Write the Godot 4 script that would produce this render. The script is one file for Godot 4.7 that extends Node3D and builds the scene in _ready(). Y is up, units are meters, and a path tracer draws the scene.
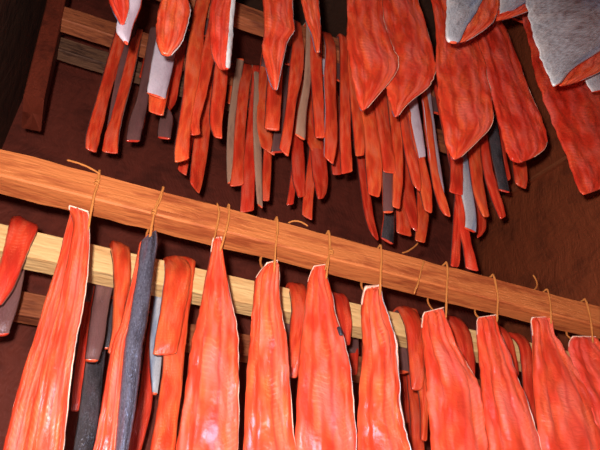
extends Node3D
# A smokehouse: split salmon hung by their tails on twine from a beam, salmon strips draped
# over rails behind and above. Heights "rel" are measured from the camera's eye.

const EYE := Vector3(0.0, 1.3, 0.0)
const FOCAL := 606.0            # focal length in pixels of a 600 x 450 frame
const PITCH := 37.8
const YAW := -22.4
var eye_basis: Basis
var rng := RandomNumberGenerator.new()
var used := {}
var M := {}
var noise := FastNoiseLite.new()

# rails: top, bottom (rel to the eye), front and back z
var RAILS := {
	"beam": {"yt": 0.815, "yb": 0.751, "zf": -0.970, "zb": -1.030},
	"pale": {"yt": 0.818, "yb": 0.750, "zf": -1.220, "zb": -1.283},
	"rear": {"yt": 0.818, "yb": 0.752, "zf": -1.500, "zb": -1.550},
	"up1": {"yt": 1.675, "yb": 1.606, "zf": -1.040, "zb": -1.085},
	"up2": {"yt": 1.668, "yb": 1.602, "zf": -1.250, "zb": -1.300},
	"up3": {"yt": 1.668, "yb": 1.606, "zf": -1.370, "zb": -1.415},
	"up0": {"yt": 1.920, "yb": 1.850, "zf": -0.790, "zb": -0.840},
	"upn": {"yt": 1.920, "yb": 1.850, "zf": -0.600, "zb": -0.650},
}

func _ready() -> void:
	rng.seed = 20177
	noise.seed = 5
	noise.frequency = 1.0
	# ---- camera
	var cam := Camera3D.new()
	cam.name = "camera"
	eye_basis = Basis(Vector3.UP, deg_to_rad(YAW)) * Basis(Vector3.RIGHT, deg_to_rad(PITCH))
	cam.transform = Transform3D(eye_basis, EYE)
	cam.fov = rad_to_deg(2.0 * atan(225.0 / FOCAL))
	cam.near = 0.02
	add_child(cam)
	cam.current = true
	# ---- sky, seen through the open doorway behind the photographer
	var we := WorldEnvironment.new()
	we.name = "environment"
	var env := Environment.new()
	env.background_mode = Environment.BG_SKY
	var sky := Sky.new()
	var sm := ProceduralSkyMaterial.new()
	sm.sky_top_color = Color(0.36, 0.52, 0.80)
	sm.sky_horizon_color = Color(0.78, 0.85, 0.95)
	sm.ground_bottom_color = Color(0.30, 0.28, 0.24)
	sm.ground_horizon_color = Color(0.55, 0.54, 0.50)
	sm.sky_energy_multiplier = 4.0
	sky.sky_material = sm
	env.sky = sky
	env.tonemap_mode = Environment.TONE_MAPPER_LINEAR
	env.tonemap_exposure = 1.0
	env.sdfgi_enabled = true
	env.ssao_enabled = true
	env.ssil_enabled = true
	we.environment = env
	add_child(we)
	# ---- the camera's own flash, just above and left of the lens
	var flash := OmniLight3D.new()
	flash.name = "camera_flash"
	flash.position = EYE + eye_basis * Vector3(-0.035, 0.045, 0.01)
	flash.light_energy = 2.95
	flash.light_color = Color(1.0, 0.97, 0.93)
	flash.light_size = 0.014
	flash.omni_range = 12.0
	flash.omni_attenuation = 2.0
	flash.shadow_enabled = true
	add_child(flash)

	make_materials()
	build_room()
	build_rails()
	upper_strips()
	upper_fillets()
	lower_strips()
	front_fillets()
	twines()

# =================================================================== geometry helpers
func on(px: float, py: float, z: float) -> Vector3:
	# the point of the upright plane z = const that lies in this direction from the eye
	var d := eye_basis * Vector3((px - 300.0) / FOCAL, (225.0 - py) / FOCAL, -1.0)
	return EYE + d * (z / d.z)

func depth_of(p: Vector3) -> float:
	return -(eye_basis.inverse() * (p - EYE)).z

func numbered(called: String) -> String:
	if not used.has(called):
		used[called] = 0
		return called
	used[called] += 1
	return "%s_%03d" % [called, used[called]]

func thing(called: String, label: String, category: String, at: Vector3, group := "") -> Node3D:
	var o := Node3D.new()
	o.name = numbered(called)
	add_child(o)
	o.position = at
	o.set_meta("label", label)
	o.set_meta("category", category)
	if group != "":
		o.set_meta("group", group)
	return o

func part(called: String, mesh: Mesh, m: Material, parent: Node3D) -> MeshInstance3D:
	var o := MeshInstance3D.new()
	o.name = called
	o.mesh = mesh
	o.material_override = m
	parent.add_child(o, true)
	return o

func lr(rows: Array, z: float, tilt := 0.0) -> Array:
	# sections from left and right edge points; tilt moves the right edge back, the left forward
	var out := []
	for r in rows:
		out.append([on(r[0], r[1], z + tilt), on(r[2], r[3], z - tilt)])
	return out

func ce(rows: Array, z: float) -> Array:
	# sections from a centre line [x, y, width, turn about the vertical]
	var out := []
	for r in rows:
		var c := on(r[0], r[1], z)
		var w: float = r[2] * depth_of(c) / FOCAL * 0.5
		var a: float = deg_to_rad(r[3] if r.size() > 3 else 0.0)
		var side := Vector3(cos(a), 0.0, -sin(a)) * w * 1.04
		out.append([c - side, c + side])
	return out

func over(secs: Array, rail: String, t: float, apex: bool, tail := 0.14) -> Array:
	# carries the first section up to its rail, over it and a little way down behind
	var r: Dictionary = RAILS[rail]
	var l: Vector3 = secs[0][0]
	var g: Vector3 = secs[0][1]
	var mid := (l + g) * 0.5
	var top: float = EYE.y + r.yt + t * 0.75
	if apex:
		top = maxf(mid.y, EYE.y + r.yt + t * 0.45)
	var hl := l - mid
	var hg := g - mid
	var steep: float = clampf((l.y - g.y) if apex else 0.0, -0.03, 0.03)
	hl.y = 0.0
	hg.y = 0.0
	var put := []
	for s in [[top - tail - 0.05, r.zb - t * 0.62], [EYE.y + r.yt - 0.03, r.zb - t * 0.62], [top - t * 0.5, r.zb - t * 0.25], [top, (r.zf + r.zb) * 0.5], [top - t * 0.12, r.zf - 0.004]]:
		var c := Vector3(mid.x, s[0], s[1])
		put.append([c + hl + Vector3(0, steep * 0.5, 0), c + hg - Vector3(0, steep * 0.5, 0)])
	if not apex:
		var y0 := top - t * 1.4
		var steps := maxi(1, int((y0 - mid.y) / 0.06))
		for k in steps:
			var c := Vector3(mid.x, lerpf(y0, mid.y, float(k) / steps), mid.z)
			put.append([c + hl, c + hg])
	var rest := secs.duplicate()
	if apex:
		rest.remove_at(0)
	return put + rest

func spline(a: Vector3, b: Vector3, c: Vector3, d: Vector3, t: float) -> Vector3:
	return b.cubic_interpolate(c, a, d, t)

# A swept body: rings of points round each section. Returns rings, centres, lengths.
func sweep(secs: Array, t: float, power: float, sub: int, count: int, grooves: float, sd: float) -> Dictionary:
	var fine := []
	for i in secs.size() - 1:
		var p0: Array = secs[maxi(i - 1, 0)]
		var p3: Array = secs[mini(i + 2, secs.size() - 1)]
		for k in sub:
			var f := float(k) / sub
			fine.append([spline(p0[0], secs[i][0], secs[i + 1][0], p3[0], f), spline(p0[1], secs[i][1], secs[i + 1][1], p3[1], f)])
	fine.append(secs[secs.size() - 1])
	var rings := []
	var mids := []
	var outs := []
	var lens := []
	var run := 0.0
	var n := fine.size()
	var total := 0.0
	for i in n - 1:
		total += ((fine[i][0] + fine[i][1]) * 0.5).distance_to((fine[i + 1][0] + fine[i + 1][1]) * 0.5)
	for i in n:
		var l: Vector3 = fine[i][0]
		var r: Vector3 = fine[i][1]
		var c := (l + r) * 0.5
		var a: Array = fine[maxi(i - 1, 0)]
		var b: Array = fine[mini(i + 1, n - 1)]
		var tang: Vector3 = ((b[0] + b[1]) - (a[0] + a[1])) * 0.5
		if i > 0:
			run += c.distance_to(mids[i - 1])
		var w := (r - l) * 0.5
		var wn := w.normalized()
		var nn := tang.cross(wn).normalized()
		var half := w.length()
		# ragged knife work: the edges wander by a millimetre or so
		half *= 1.0 + 0.05 * noise.get_noise_2d(run * 45.0, sd) + 0.03 * noise.get_noise_2d(run * 160.0, sd + 9.0)
		var th := t
		var gz := grooves * lerpf(1.7, 0.7, run / total)
		if i < 2:
			th *= 0.55
		var to_end := total - run
		if to_end < t * 1.6:
			th *= 0.45 + 0.55 * sqrt(clampf(to_end / (t * 1.6), 0.0, 1.0))
		var sway := 0.12 * noise.get_noise_2d(run * 5.0, sd + 21.0)
		var ring := []
		for k in count:
			var q := TAU * k / count
			var x := signf(cos(q)) * pow(absf(cos(q)), 2.0 / power)
			var y := signf(sin(q)) * pow(absf(sin(q)), 2.0 / power)
			var hgt := y * th * 0.5
			if y > 0.1:
				hgt -= gz * th * (0.55 * exp(-pow((x - 0.08 - sway) / 0.085, 2.0)) + 0.34 * exp(-pow((x + 0.46 - sway) / 0.10, 2.0)) + 0.24 * exp(-pow((x - 0.58 + sway) / 0.10, 2.0)))
				hgt += th * 0.34 * noise.get_noise_3d(x * half * 28.0, run * 9.0, sd) + th * 0.08 * noise.get_noise_3d(x * half * 100.0, run * 30.0, sd + 3.0)
			ring.append(c + wn * (x * half) + nn * hgt)
		rings.append(ring)
		mids.append(c)
		outs.append(nn)
		lens.append(run)
	return {"rings": rings, "mids": mids, "lens": lens, "outs": outs}

func flesh_mesh(s: Dictionary, base: Vector3, per: float, off: float) -> ArrayMesh:
	var st := SurfaceTool.new()
	st.begin(Mesh.PRIMITIVE_TRIANGLES)
	st.set_smooth_group(0)
	var rings: Array = s.rings
	var count: int = rings[0].size()
	var n := rings.size()
	for i in n:
		for k in count + 1:
			var q := TAU * k / count
			st.set_uv(Vector2(0.5 + 0.5 * cos(q), s.lens[i] / per + off))
			st.add_vertex(rings[i][k % count] - base)
	for i in n - 1:
		for k in count:
			var a := i * (count + 1) + k
			st.add_index(a); st.add_index(a + count + 1); st.add_index(a + 1)
			st.add_index(a + 1); st.add_index(a + count + 1); st.add_index(a + count + 2)
	# rounded-off ends
	for e in [0, n - 1]:
		var c: Vector3 = s.mids[e]
		var away: Vector3 = (c - s.mids[1 if e == 0 else n - 2]).normalized() * 0.003
		var start := n * (count + 1) + (0 if e == 0 else 2 * count + 1)
		for ring_scale in [1.0, 0.72]:
			for k in count:
				var q := TAU * k / count
				st.set_uv(Vector2(0.5 + 0.5 * cos(q), s.lens[e] / per + off + (1.0 - ring_scale) * 0.02))
				st.add_vertex(c + (rings[e][k] - c) * ring_scale + (away if ring_scale < 1.0 else Vector3.ZERO) - base)
		st.set_uv(Vector2(0.5, s.lens[e] / per + off))
		st.add_vertex(c + away * 1.2 - base)
		for k in count:
			var a := start + k
			var b := start + (k + 1) % count
			var tri := [a, a + count, b, b, a + count, b + count, a + count, start + 2 * count, b + count]
			for j in range(0, 9, 3):
				if e == 0:
					st.add_index(tri[j]); st.add_index(tri[j + 2]); st.add_index(tri[j + 1])
				else:
					st.add_index(tri[j]); st.add_index(tri[j + 1]); st.add_index(tri[j + 2])
	st.generate_normals()
	st.generate_tangents()
	return st.commit()

func skin_mesh(s: Dictionary, base: Vector3, per: float, off: float, wrap_left: int, wrap_right: int) -> ArrayMesh:
	# the skin hugs the back half of the body, as a sheet 1 mm proud with closed lips
	var st := SurfaceTool.new()
	st.begin(Mesh.PRIMITIVE_TRIANGLES)
	st.set_smooth_group(0)
	var rings: Array = s.rings
	var count: int = rings[0].size()
	var from := count / 2 - wrap_left
	var to := count + wrap_right
	var cols := to - from + 3
	var n := rings.size()
	for i in n:
		var c: Vector3 = s.mids[i]
		for j in cols:
			var k := clampi(from + j - 1, from, to) % count
			var p: Vector3 = rings[i][k]
			var lift := 0.0014
			if j == 0 or j == cols - 1:
				lift = -0.0008
			st.set_uv(Vector2(float(j) / (cols - 1), s.lens[i] / per + off))
			st.add_vertex(p + (p - c).normalized() * lift - base)
	for i in n - 1:
		for j in cols - 1:
			var a := i * cols + j
			st.add_index(a); st.add_index(a + cols); st.add_index(a + 1)
			st.add_index(a + 1); st.add_index(a + cols); st.add_index(a + cols + 1)
	st.generate_normals()
	st.generate_tangents()
	return st.commit()

func tube(points: Array, radius: float, sides: int, base: Vector3, twist := 0.0, lobes := 0.0) -> ArrayMesh:
	var st := SurfaceTool.new()
	st.begin(Mesh.PRIMITIVE_TRIANGLES)
	st.set_smooth_group(0)
	var n := points.size()
	var side := Vector3.ZERO
	var run := 0.0
	for i in n:
		var tang: Vector3 = (points[mini(i + 1, n - 1)] - points[maxi(i - 1, 0)]).normalized()
		if side == Vector3.ZERO:
			side = tang.cross(Vector3(0.31, 0.42, 0.85)).normalized()
		side = (side - tang * side.dot(tang)).normalized()
		var up := tang.cross(side)
		if i > 0:
			run += points[i].distance_to(points[i - 1])
		for k in sides + 1:
			var q := TAU * k / sides
			var rr := radius * (1.0 + lobes * cos(2.0 * q + run * twist))
			if i == 0 or i == n - 1:
				rr *= 0.45
			st.set_uv(Vector2(float(k) / sides, run * 30.0))
			st.add_vertex(points[i] + side * cos(q) * rr + up * sin(q) * rr - base)
	for i in n - 1:
		for k in sides:
			var a := i * (sides + 1) + k
			st.add_index(a); st.add_index(a + sides + 1); st.add_index(a + 1)
			st.add_index(a + 1); st.add_index(a + sides + 1); st.add_index(a + sides + 2)
	st.generate_normals()
	return st.commit()

func smooth_path(points: Array, sub: int) -> Array:
	var out := []
	for i in points.size() - 1:
		var p0: Vector3 = points[maxi(i - 1, 0)]
		var p3: Vector3 = points[mini(i + 2, points.size() - 1)]
		for k in sub:
			out.append(spline(p0, points[i], points[i + 1], p3, float(k) / sub))
	out.append(points[points.size() - 1])
	return out

# A sawn timber from a to b with worn edges; up/depth are its cross-section.
func timber_mesh(a: Vector3, b: Vector3, high: float, deep: float, segs: int, rough: float, sd: float, base: Vector3, normal_dir := Vector3(0, 0, 1)) -> ArrayMesh:
	var st := SurfaceTool.new()
	st.begin(Mesh.PRIMITIVE_TRIANGLES)
	var along := (b - a).normalized()
	var face := (normal_dir - along * normal_dir.dot(along)).normalized()
	var up := face.cross(along).normalized()
	if up.y < -0.5:
		up = -up
	var ch := minf(high, deep) * 0.055
	var h := high * 0.5
	var d := deep * 0.5
	# profile counter-clockwise seen from b; corners chamfered, faces split for wander
	var prof := []
	for c in [[-h + ch, d], [0.0, d], [h - ch, d], [h, d - ch], [h, 0.0], [h, -d + ch], [h - ch, -d], [0.0, -d], [-h + ch, -d], [-h, -d + ch], [-h, 0.0], [-h, d - ch]]:
		prof.append(Vector2(c[0], c[1]))
	var cnt := prof.size()
	var per := [0.0]
	for k in cnt:
		per.append(per[k] + prof[k].distance_to(prof[(k + 1) % cnt]))
	var length := a.distance_to(b)
	for i in segs:
		for k in cnt:
			var quad := []
			for c in [[i, k], [i + 1, k], [i, k + 1], [i + 1, k + 1]]:
				var f: float = float(c[0]) / segs
				var pp: Vector2 = prof[c[1] % cnt]
				var wob := 1.0 + rough * noise.get_noise_3d(f * length * 9.0, pp.x * 20.0 + sd, pp.y * 20.0) + rough * 0.5 * noise.get_noise_3d(f * length * 40.0, pp.x * 30.0 + sd, pp.y * 30.0)
				var pos := a.lerp(b, f) + up * (pp.x * wob) + face * (pp.y * wob)
				quad.append([pos - base, Vector2(f, per[c[1]] / per[cnt])])
			for j in [0, 2, 1, 1, 2, 3]:
				st.set_smooth_group(k)
				st.set_uv(quad[j][1])
				st.add_vertex(quad[j][0])
	for e in [0, segs]:
		var cc := (a if e == 0 else b) - base
		for k in cnt:
			var tri := [cc]
			for c in [k, (k + 1) % cnt]:
				var pp: Vector2 = prof[c]
				tri.append(cc + up * pp.x + face * pp.y)
			var order := [0, 1, 2] if e == 0 else [0, 2, 1]
			for j in order:
				st.set_smooth_group(30 + e)
				st.set_uv(Vector2(0.02 + 0.01 * j, 0.1 + 0.05 * k))
				st.add_vertex(tri[j])
	st.generate_normals()
	st.generate_tangents()
	return st.commit()

# =================================================================== materials
func tex_from(w: int, h: int, data: PackedByteArray) -> Image:
	return Image.create_from_data(w, h, false, Image.FORMAT_RGB8, data)

func bump(w: int, h: int, hv: PackedFloat32Array, strength: float) -> ImageTexture:
	var im := Image.create_empty(w, h, false, Image.FORMAT_RGB8)
	var data := PackedByteArray()
	data.resize(w * h * 3)
	for y in h:
		for x in w:
			var dx := hv[y * w + (x + 1) % w] - hv[y * w + (x + w - 1) % w]
			var dy := hv[((y + 1) % h) * w + x] - hv[((y + h - 1) % h) * w + x]
			var v := Vector3(-dx * strength, dy * strength, 1.0).normalized()
			var o := (y * w + x) * 3
			data[o] = int(clampf(v.x * 0.5 + 0.5, 0, 1) * 255.0)
			data[o + 1] = int(clampf(v.y * 0.5 + 0.5, 0, 1) * 255.0)
			data[o + 2] = int(clampf(v.z * 0.5 + 0.5, 0, 1) * 255.0)
	im = tex_from(w, h, data)
	im.generate_mipmaps()
	return ImageTexture.create_from_image(im)

func colour_tex(w: int, h: int, cv: PackedColorArray) -> ImageTexture:
	var data := PackedByteArray()
	data.resize(w * h * 3)
	for i in w * h:
		var c := cv[i]
		data[i * 3] = int(clampf(c.r, 0, 1) * 255.0)
		data[i * 3 + 1] = int(clampf(c.g, 0, 1) * 255.0)
		data[i * 3 + 2] = int(clampf(c.b, 0, 1) * 255.0)
	var im := tex_from(w, h, data)
	im.generate_mipmaps()
	return ImageTexture.create_from_image(im)

func loop_noise(fn: FastNoiseLite, x: float, v: float, scale: float) -> float:
	# noise that repeats along v with period 1
	return fn.get_noise_3d(x, cos(v * TAU) * scale, sin(v * TAU) * scale)

func flesh_material(w: int, h: int, red: Color, orange: Color, pink: Color, lines: float, vee: float, sd: int, gloss: float, bands := 5.0) -> StandardMaterial3D:
	var fn := FastNoiseLite.new()
	fn.seed = sd
	fn.frequency = 1.0
	fn.fractal_octaves = 3
	var soft := FastNoiseLite.new()
	soft.seed = sd + 1
	soft.frequency = 1.0
	soft.fractal_octaves = 2
	var cv := PackedColorArray()
	cv.resize(w * h)
	var hv := PackedFloat32Array()
	hv.resize(w * h)
	for y in h:
		var v := float(y) / h
		for x in w:
			var u := float(x) / w
			var patch := loop_noise(fn, u * 2.4, v, 0.7)
			var fine := loop_noise(fn, u * 16.0 + 40.0, v, 9.0)
			var streak := 0.8 * loop_noise(soft, u * bands + 80.0, v, 0.5)
			var blot := loop_noise(soft, u * 6.0 + 120.0, v, 1.2)
			var wander := 0.35 * loop_noise(fn, u * 2.0 + 20.0, v, 2.0)
			var ph := v * lines + absf(u - 0.5) * vee + wander
			var sheet: float = pow(0.5 + 0.5 * cos(ph * TAU), 5.0)
			var c := red.lerp(orange, clampf(0.5 + patch * 1.5, 0.0, 1.0))
			c = c.lerp(pink, clampf(streak * 1.7 + blot * 0.5 + 0.10, 0.0, 0.85))
			c = c.lerp(red.darkened(0.16), clampf(-streak * 1.5 - 0.12, 0.0, 0.6))
			c = c.lerp(Color(0.98, 0.60, 0.46), sheet * 0.26 * clampf(patch * 3.0 + blot, 0.0, 1.0))
			if bands > 3.0:
				var mid := u - 0.54 - 0.06 * loop_noise(soft, 310.0, v, 0.6)
				c = c.lerp(Color(0.74, 0.17, 0.13), 0.55 * exp(-pow(mid / 0.014, 2.0)))
				c = c.lerp(pink, 0.5 * exp(-pow((mid - 0.07) / 0.05, 2.0)))
				c = c.lerp(Color(0.76, 0.18, 0.13), 0.4 * exp(-pow((mid + 0.27) / 0.016, 2.0)))
			c = c.lerp(Color(0.80, 0.18, 0.11), clampf(fine * 0.2, 0.0, 0.1))
			cv[y * w + x] = c
			hv[y * w + x] = sheet * 0.16 * clampf(patch * 2.5 + blot, 0.0, 1.0) + fine * 0.22 + blot * 0.58 + streak * 0.36
	var m := StandardMaterial3D.new()
	m.albedo_texture = colour_tex(w, h, cv)
	m.normal_enabled = true
	m.normal_texture = bump(w, h, hv, 1.4)
	m.normal_scale = 0.75
	m.roughness = gloss
	m.metallic_specular = 0.5
	m.clearcoat_enabled = true
	m.clearcoat = 0.7
	m.clearcoat_roughness = 0.14
	return m

func skin_material(back: Color, side: Color, belly: Color, sd: int, metal: float, rough: float, speck: float, relief := 0.5) -> StandardMaterial3D:
	var w := 128
	var h := 512
	var fn := FastNoiseLite.new()
	fn.seed = sd
	fn.frequency = 1.0
	fn.fractal_octaves = 3
	var cell := FastNoiseLite.new()
	cell.seed = sd + 3
	cell.noise_type = FastNoiseLite.TYPE_CELLULAR
	cell.frequency = 1.0
	var cv := PackedColorArray()
	cv.resize(w * h)
	var hv := PackedFloat32Array()
	hv.resize(w * h)
	for y in h:
		var v := float(y) / h
		for x in w:
			var u := float(x) / w
			var patch := loop_noise(fn, u * 2.5, v, 0.35)
			var scale := loop_noise(cell, u * 30.0, v, 11.0)
			var fine := loop_noise(fn, u * 24.0 + 9.0, v, 5.0)
			var uu := u + patch * 0.34
			var c := back.lerp(side, smoothstep(0.12, 0.5, uu)).lerp(belly, smoothstep(0.6, 0.95, uu))
			c = c.lerp(Color(0.78, 0.82, 0.9), clampf((-scale - 0.55) * speck, 0.0, 0.6))
			c = c.lerp(Color(0.08, 0.08, 0.11), clampf(fine * 0.4 * speck, 0.0, 0.3))
			c = c.lerp(Color(0.45, 0.22, 0.26), clampf(patch * 0.6, 0.0, 0.3) * (1.0 - side.v))
			cv[y * w + x] = c
			hv[y * w + x] = (-scale * 0.9 + fine * 0.5 + patch * 2.6) * relief
	var m := StandardMaterial3D.new()
	m.albedo_texture = colour_tex(w, h, cv)
	m.normal_enabled = true
	m.normal_texture = bump(w, h, hv, 1.2)
	m.normal_scale = 0.7
	m.metallic = metal
	m.roughness = rough
	m.clearcoat_enabled = true
	m.clearcoat = 0.3
	m.clearcoat_roughness = 0.2
	return m

func wood_material(w: int, h: int, light: Color, dark: Color, stain: Color, stain_amount: float, sd: int, rough: float, tall := false) -> StandardMaterial3D:
	var fn := FastNoiseLite.new()
	fn.seed = sd
	fn.frequency = 1.0
	fn.fractal_octaves = 4
	var cv := PackedColorArray()
	cv.resize(w * h)
	var hv := PackedFloat32Array()
	hv.resize(w * h)
	for y in h:
		var v := float(y) / h
		for x in w:
			var u := float(x) / w
			if tall:
				u = float(y) / h
				v = float(x) / w
			var bend := 0.04 * fn.get_noise_2d(u * 5.0, v * 2.0)
			var vv := v + bend
			var grain := fn.get_noise_2d(u * 4.0, vv * 26.0 + 30.0)
			var fibre := fn.get_noise_2d(u * 18.0 + 60.0, vv * 120.0)
			var patch := fn.get_noise_2d(u * 7.0 + 11.0, v * 5.0 + 7.0)
			var spot := fn.get_noise_2d(u * 40.0 + 3.0, v * 16.0 + 5.0)
			var c := light.lerp(dark, clampf(0.45 + grain * 0.42 + fibre * 0.16, 0.0, 1.0))
			c = c.lerp(stain, clampf(patch * 1.7 + spot * 0.5, 0.0, 1.0) * stain_amount)
			cv[y * w + x] = c
			hv[y * w + x] = grain * 0.35 + fibre * 0.4 + spot * 0.3
	var m := StandardMaterial3D.new()
	m.albedo_texture = colour_tex(w, h, cv)
	m.normal_enabled = true
	m.normal_texture = bump(w, h, hv, 1.0)
	m.normal_scale = 0.7
	m.roughness = rough
	m.metallic_specular = 0.35
	return m

func flat(c: Color, rough: float, metal := 0.0) -> StandardMaterial3D:
	var m := StandardMaterial3D.new()
	m.albedo_color = c
	m.roughness = rough
	m.metallic = metal
	return m

func make_materials() -> void:
	M.fillet = [
		flesh_material(192, 512, Color8(218, 60, 36), Color8(236, 92, 52), Color8(232, 104, 90), 46.0, 5.0, 11, 0.34),
		flesh_material(192, 512, Color8(212, 52, 34), Color8(230, 78, 48), Color8(226, 92, 82), 40.0, 6.0, 23, 0.34),
		flesh_material(192, 512, Color8(222, 68, 40), Color8(240, 104, 56), Color8(236, 116, 98), 52.0, 4.0, 31, 0.32),
	]
	M.strip = [
		flesh_material(96, 512, Color8(222, 58, 34), Color8(238, 86, 46), Color8(230, 98, 72), 60.0, 0.6, 41, 0.40, 1.6),
		flesh_material(96, 512, Color8(214, 50, 32), Color8(230, 74, 44), Color8(224, 88, 70), 52.0, 1.6, 47, 0.40, 1.6),
		flesh_material(96, 512, Color8(228, 70, 38), Color8(242, 102, 54), Color8(234, 108, 76), 66.0, 1.0, 53, 0.38, 1.6),
	]
	M.skin_dark = skin_material(Color8(42, 38, 42), Color8(84, 78, 84), Color8(126, 108, 108), 61, 0.2, 0.22, 1.0, 1.0)
	M.skin_silver = skin_material(Color8(112, 130, 166), Color8(186, 190, 204), Color8(238, 238, 244), 67, 0.12, 0.28, 0.6, 0.35)
	M.skin_lilac = skin_material(Color8(186, 164, 182), Color8(222, 206, 224), Color8(238, 224, 234), 71, 0.10, 0.42, 0.25)
	M.skin_tan = skin_material(Color8(136, 98, 88), Color8(184, 142, 120), Color8(206, 174, 152), 79, 0.05, 0.40, 0.3)
	M.skin_speckled = skin_material(Color8(48, 42, 50), Color8(92, 90, 106), Color8(98, 74, 84), 83, 0.2, 0.24, 1.3, 1.0)
	M.skin_brown = skin_material(Color8(92, 58, 58), Color8(124, 84, 84), Color8(150, 112, 104), 73, 0.15, 0.42, 0.4)
	M.edge = flat(Color8(232, 190, 172), 0.38)
	M.fin = flat(Color8(42, 40, 52), 0.4)
	M.twine = flat(Color8(192, 118, 56), 0.8)
	M.beam = wood_material(1024, 192, Color8(206, 124, 72), Color8(184, 100, 54), Color8(144, 66, 36), 0.75, 83, 0.6)
	M.pale = wood_material(1024, 128, Color8(246, 206, 150), Color8(230, 178, 118), Color8(206, 146, 92), 0.45, 89, 0.6)
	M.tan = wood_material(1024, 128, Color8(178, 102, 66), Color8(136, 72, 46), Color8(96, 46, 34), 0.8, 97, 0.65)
	M.grey = wood_material(1024, 128, Color8(132, 92, 70), Color8(84, 56, 44), Color8(54, 32, 28), 0.8, 101, 0.7)
	M.red_post = wood_material(512, 128, Color8(116, 48, 32), Color8(92, 36, 24), Color8(70, 28, 20), 0.6, 103, 0.6)
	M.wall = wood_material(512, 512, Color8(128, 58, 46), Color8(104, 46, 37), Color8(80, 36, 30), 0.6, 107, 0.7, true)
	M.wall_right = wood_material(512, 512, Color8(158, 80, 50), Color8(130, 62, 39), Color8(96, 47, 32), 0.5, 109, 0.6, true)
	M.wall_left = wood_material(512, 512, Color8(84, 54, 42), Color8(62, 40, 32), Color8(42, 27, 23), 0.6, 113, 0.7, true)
	M.floor = wood_material(512, 512, Color8(110, 82, 62), Color8(80, 58, 44), Color8(50, 36, 30), 0.6, 127, 0.8)

# =================================================================== the room
func wall_box(called: String, lo: Vector3, hi: Vector3, m: Material) -> MeshInstance3D:
	var o := MeshInstance3D.new()
	o.name = called
	var bm := BoxMesh.new()
	bm.size = hi - lo
	o.mesh = bm
	var mm: StandardMaterial3D = m.duplicate()
	mm.uv1_triplanar = true
	mm.uv1_world_triplanar = true
	mm.uv1_scale = Vector3(0.8, 0.8, 0.8)
	o.material_override = mm
	add_child(o)
	o.position = (lo + hi) * 0.5
	o.set_meta("kind", "structure")
	return o

func build_room() -> void:
	var ceil_y := 4.1
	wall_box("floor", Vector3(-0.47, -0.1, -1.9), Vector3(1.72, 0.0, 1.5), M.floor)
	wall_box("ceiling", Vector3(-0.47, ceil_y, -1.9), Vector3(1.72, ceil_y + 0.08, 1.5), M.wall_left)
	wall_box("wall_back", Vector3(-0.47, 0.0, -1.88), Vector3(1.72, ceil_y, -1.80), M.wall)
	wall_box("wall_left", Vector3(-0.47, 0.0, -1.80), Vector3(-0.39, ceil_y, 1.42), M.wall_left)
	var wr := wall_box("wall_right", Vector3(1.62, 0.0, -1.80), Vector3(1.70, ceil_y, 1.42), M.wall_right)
	# front wall with the open doorway behind the photographer
	wall_box("wall_front", Vector3(-0.47, 0.0, 1.42), Vector3(0.05, ceil_y, 1.5), M.wall)
	wall_box("wall_front_side", Vector3(1.05, 0.0, 1.42), Vector3(1.72, ceil_y, 1.5), M.wall)
	wall_box("wall_front_top", Vector3(0.05, 2.1, 1.42), Vector3(1.05, ceil_y, 1.5), M.wall)
	# upper boarding of the right wall: laps over the lower boards, its lower edge not quite level
	var st := SurfaceTool.new()
	st.begin(Mesh.PRIMITIVE_TRIANGLES)
	var c := wr.position
	var e0 := EYE.y + 1.79
	var e1 := EYE.y + 1.03
	var pts := []
	for x in [1.605, 1.625]:
		pts.append([Vector3(x, e0, -1.80) - c, Vector3(x, e1, 1.42) - c, Vector3(x, ceil_y, 1.42) - c, Vector3(x, ceil_y, -1.80) - c])
	var f: Array = pts[0]
	var b: Array = pts[1]
	for q in [[f[0], f[1], f[2], f[3]], [f[0], b[0], b[1], f[1]], [f[3], f[2], b[2], b[3]], [b[0], b[3], b[2], b[1]], [f[1], b[1], b[2], f[2]], [f[0], f[3], b[3], b[0]]]:
		st.set_smooth_group(-1)
		for k in [0, 1, 2, 0, 2, 3]:
			st.add_vertex(q[k])
	st.generate_normals()
	var bd := part("upper_board", st.commit(), wr.material_override, wr)
	bd.set_meta("label", "upper boards lapping over the lower wall")
	var edge_strip := part("added_edge_strip", timber_mesh(Vector3(1.600, e0 + 0.004, -1.795), Vector3(1.600, e1 + 0.004, 1.41), 0.009, 0.012, 24, 0.05, 51.0, c, Vector3(-1, 0, 0)), M.tan, wr)  # strip added so the worn lower edge of the boards shows as a light line
	edge_strip.set_meta("label", "thin lighter strip added for the worn lower edge of the upper boards")

func rail(called: String, label: String, key: String, m: Material, rough: float, sd: float, slope := 0.0, x0 := -0.388, x1 := 1.60) -> void:
	var r: Dictionary = RAILS[key]
	var yc: float = EYE.y + (r.yt + r.yb) * 0.5
	var zc: float = (r.zf + r.zb) * 0.5
	var a := Vector3(x0, yc - slope * x0, zc)
	var b := Vector3(x1, yc - slope * x1, zc)
	var o := thing(called, label, "rail" if called != "beam" else "beam", (a + b) * 0.5)
	part("timber", timber_mesh(a, b, r.yt - r.yb, r.zf - r.zb, 60, rough, sd, o.position), m, o)

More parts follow.
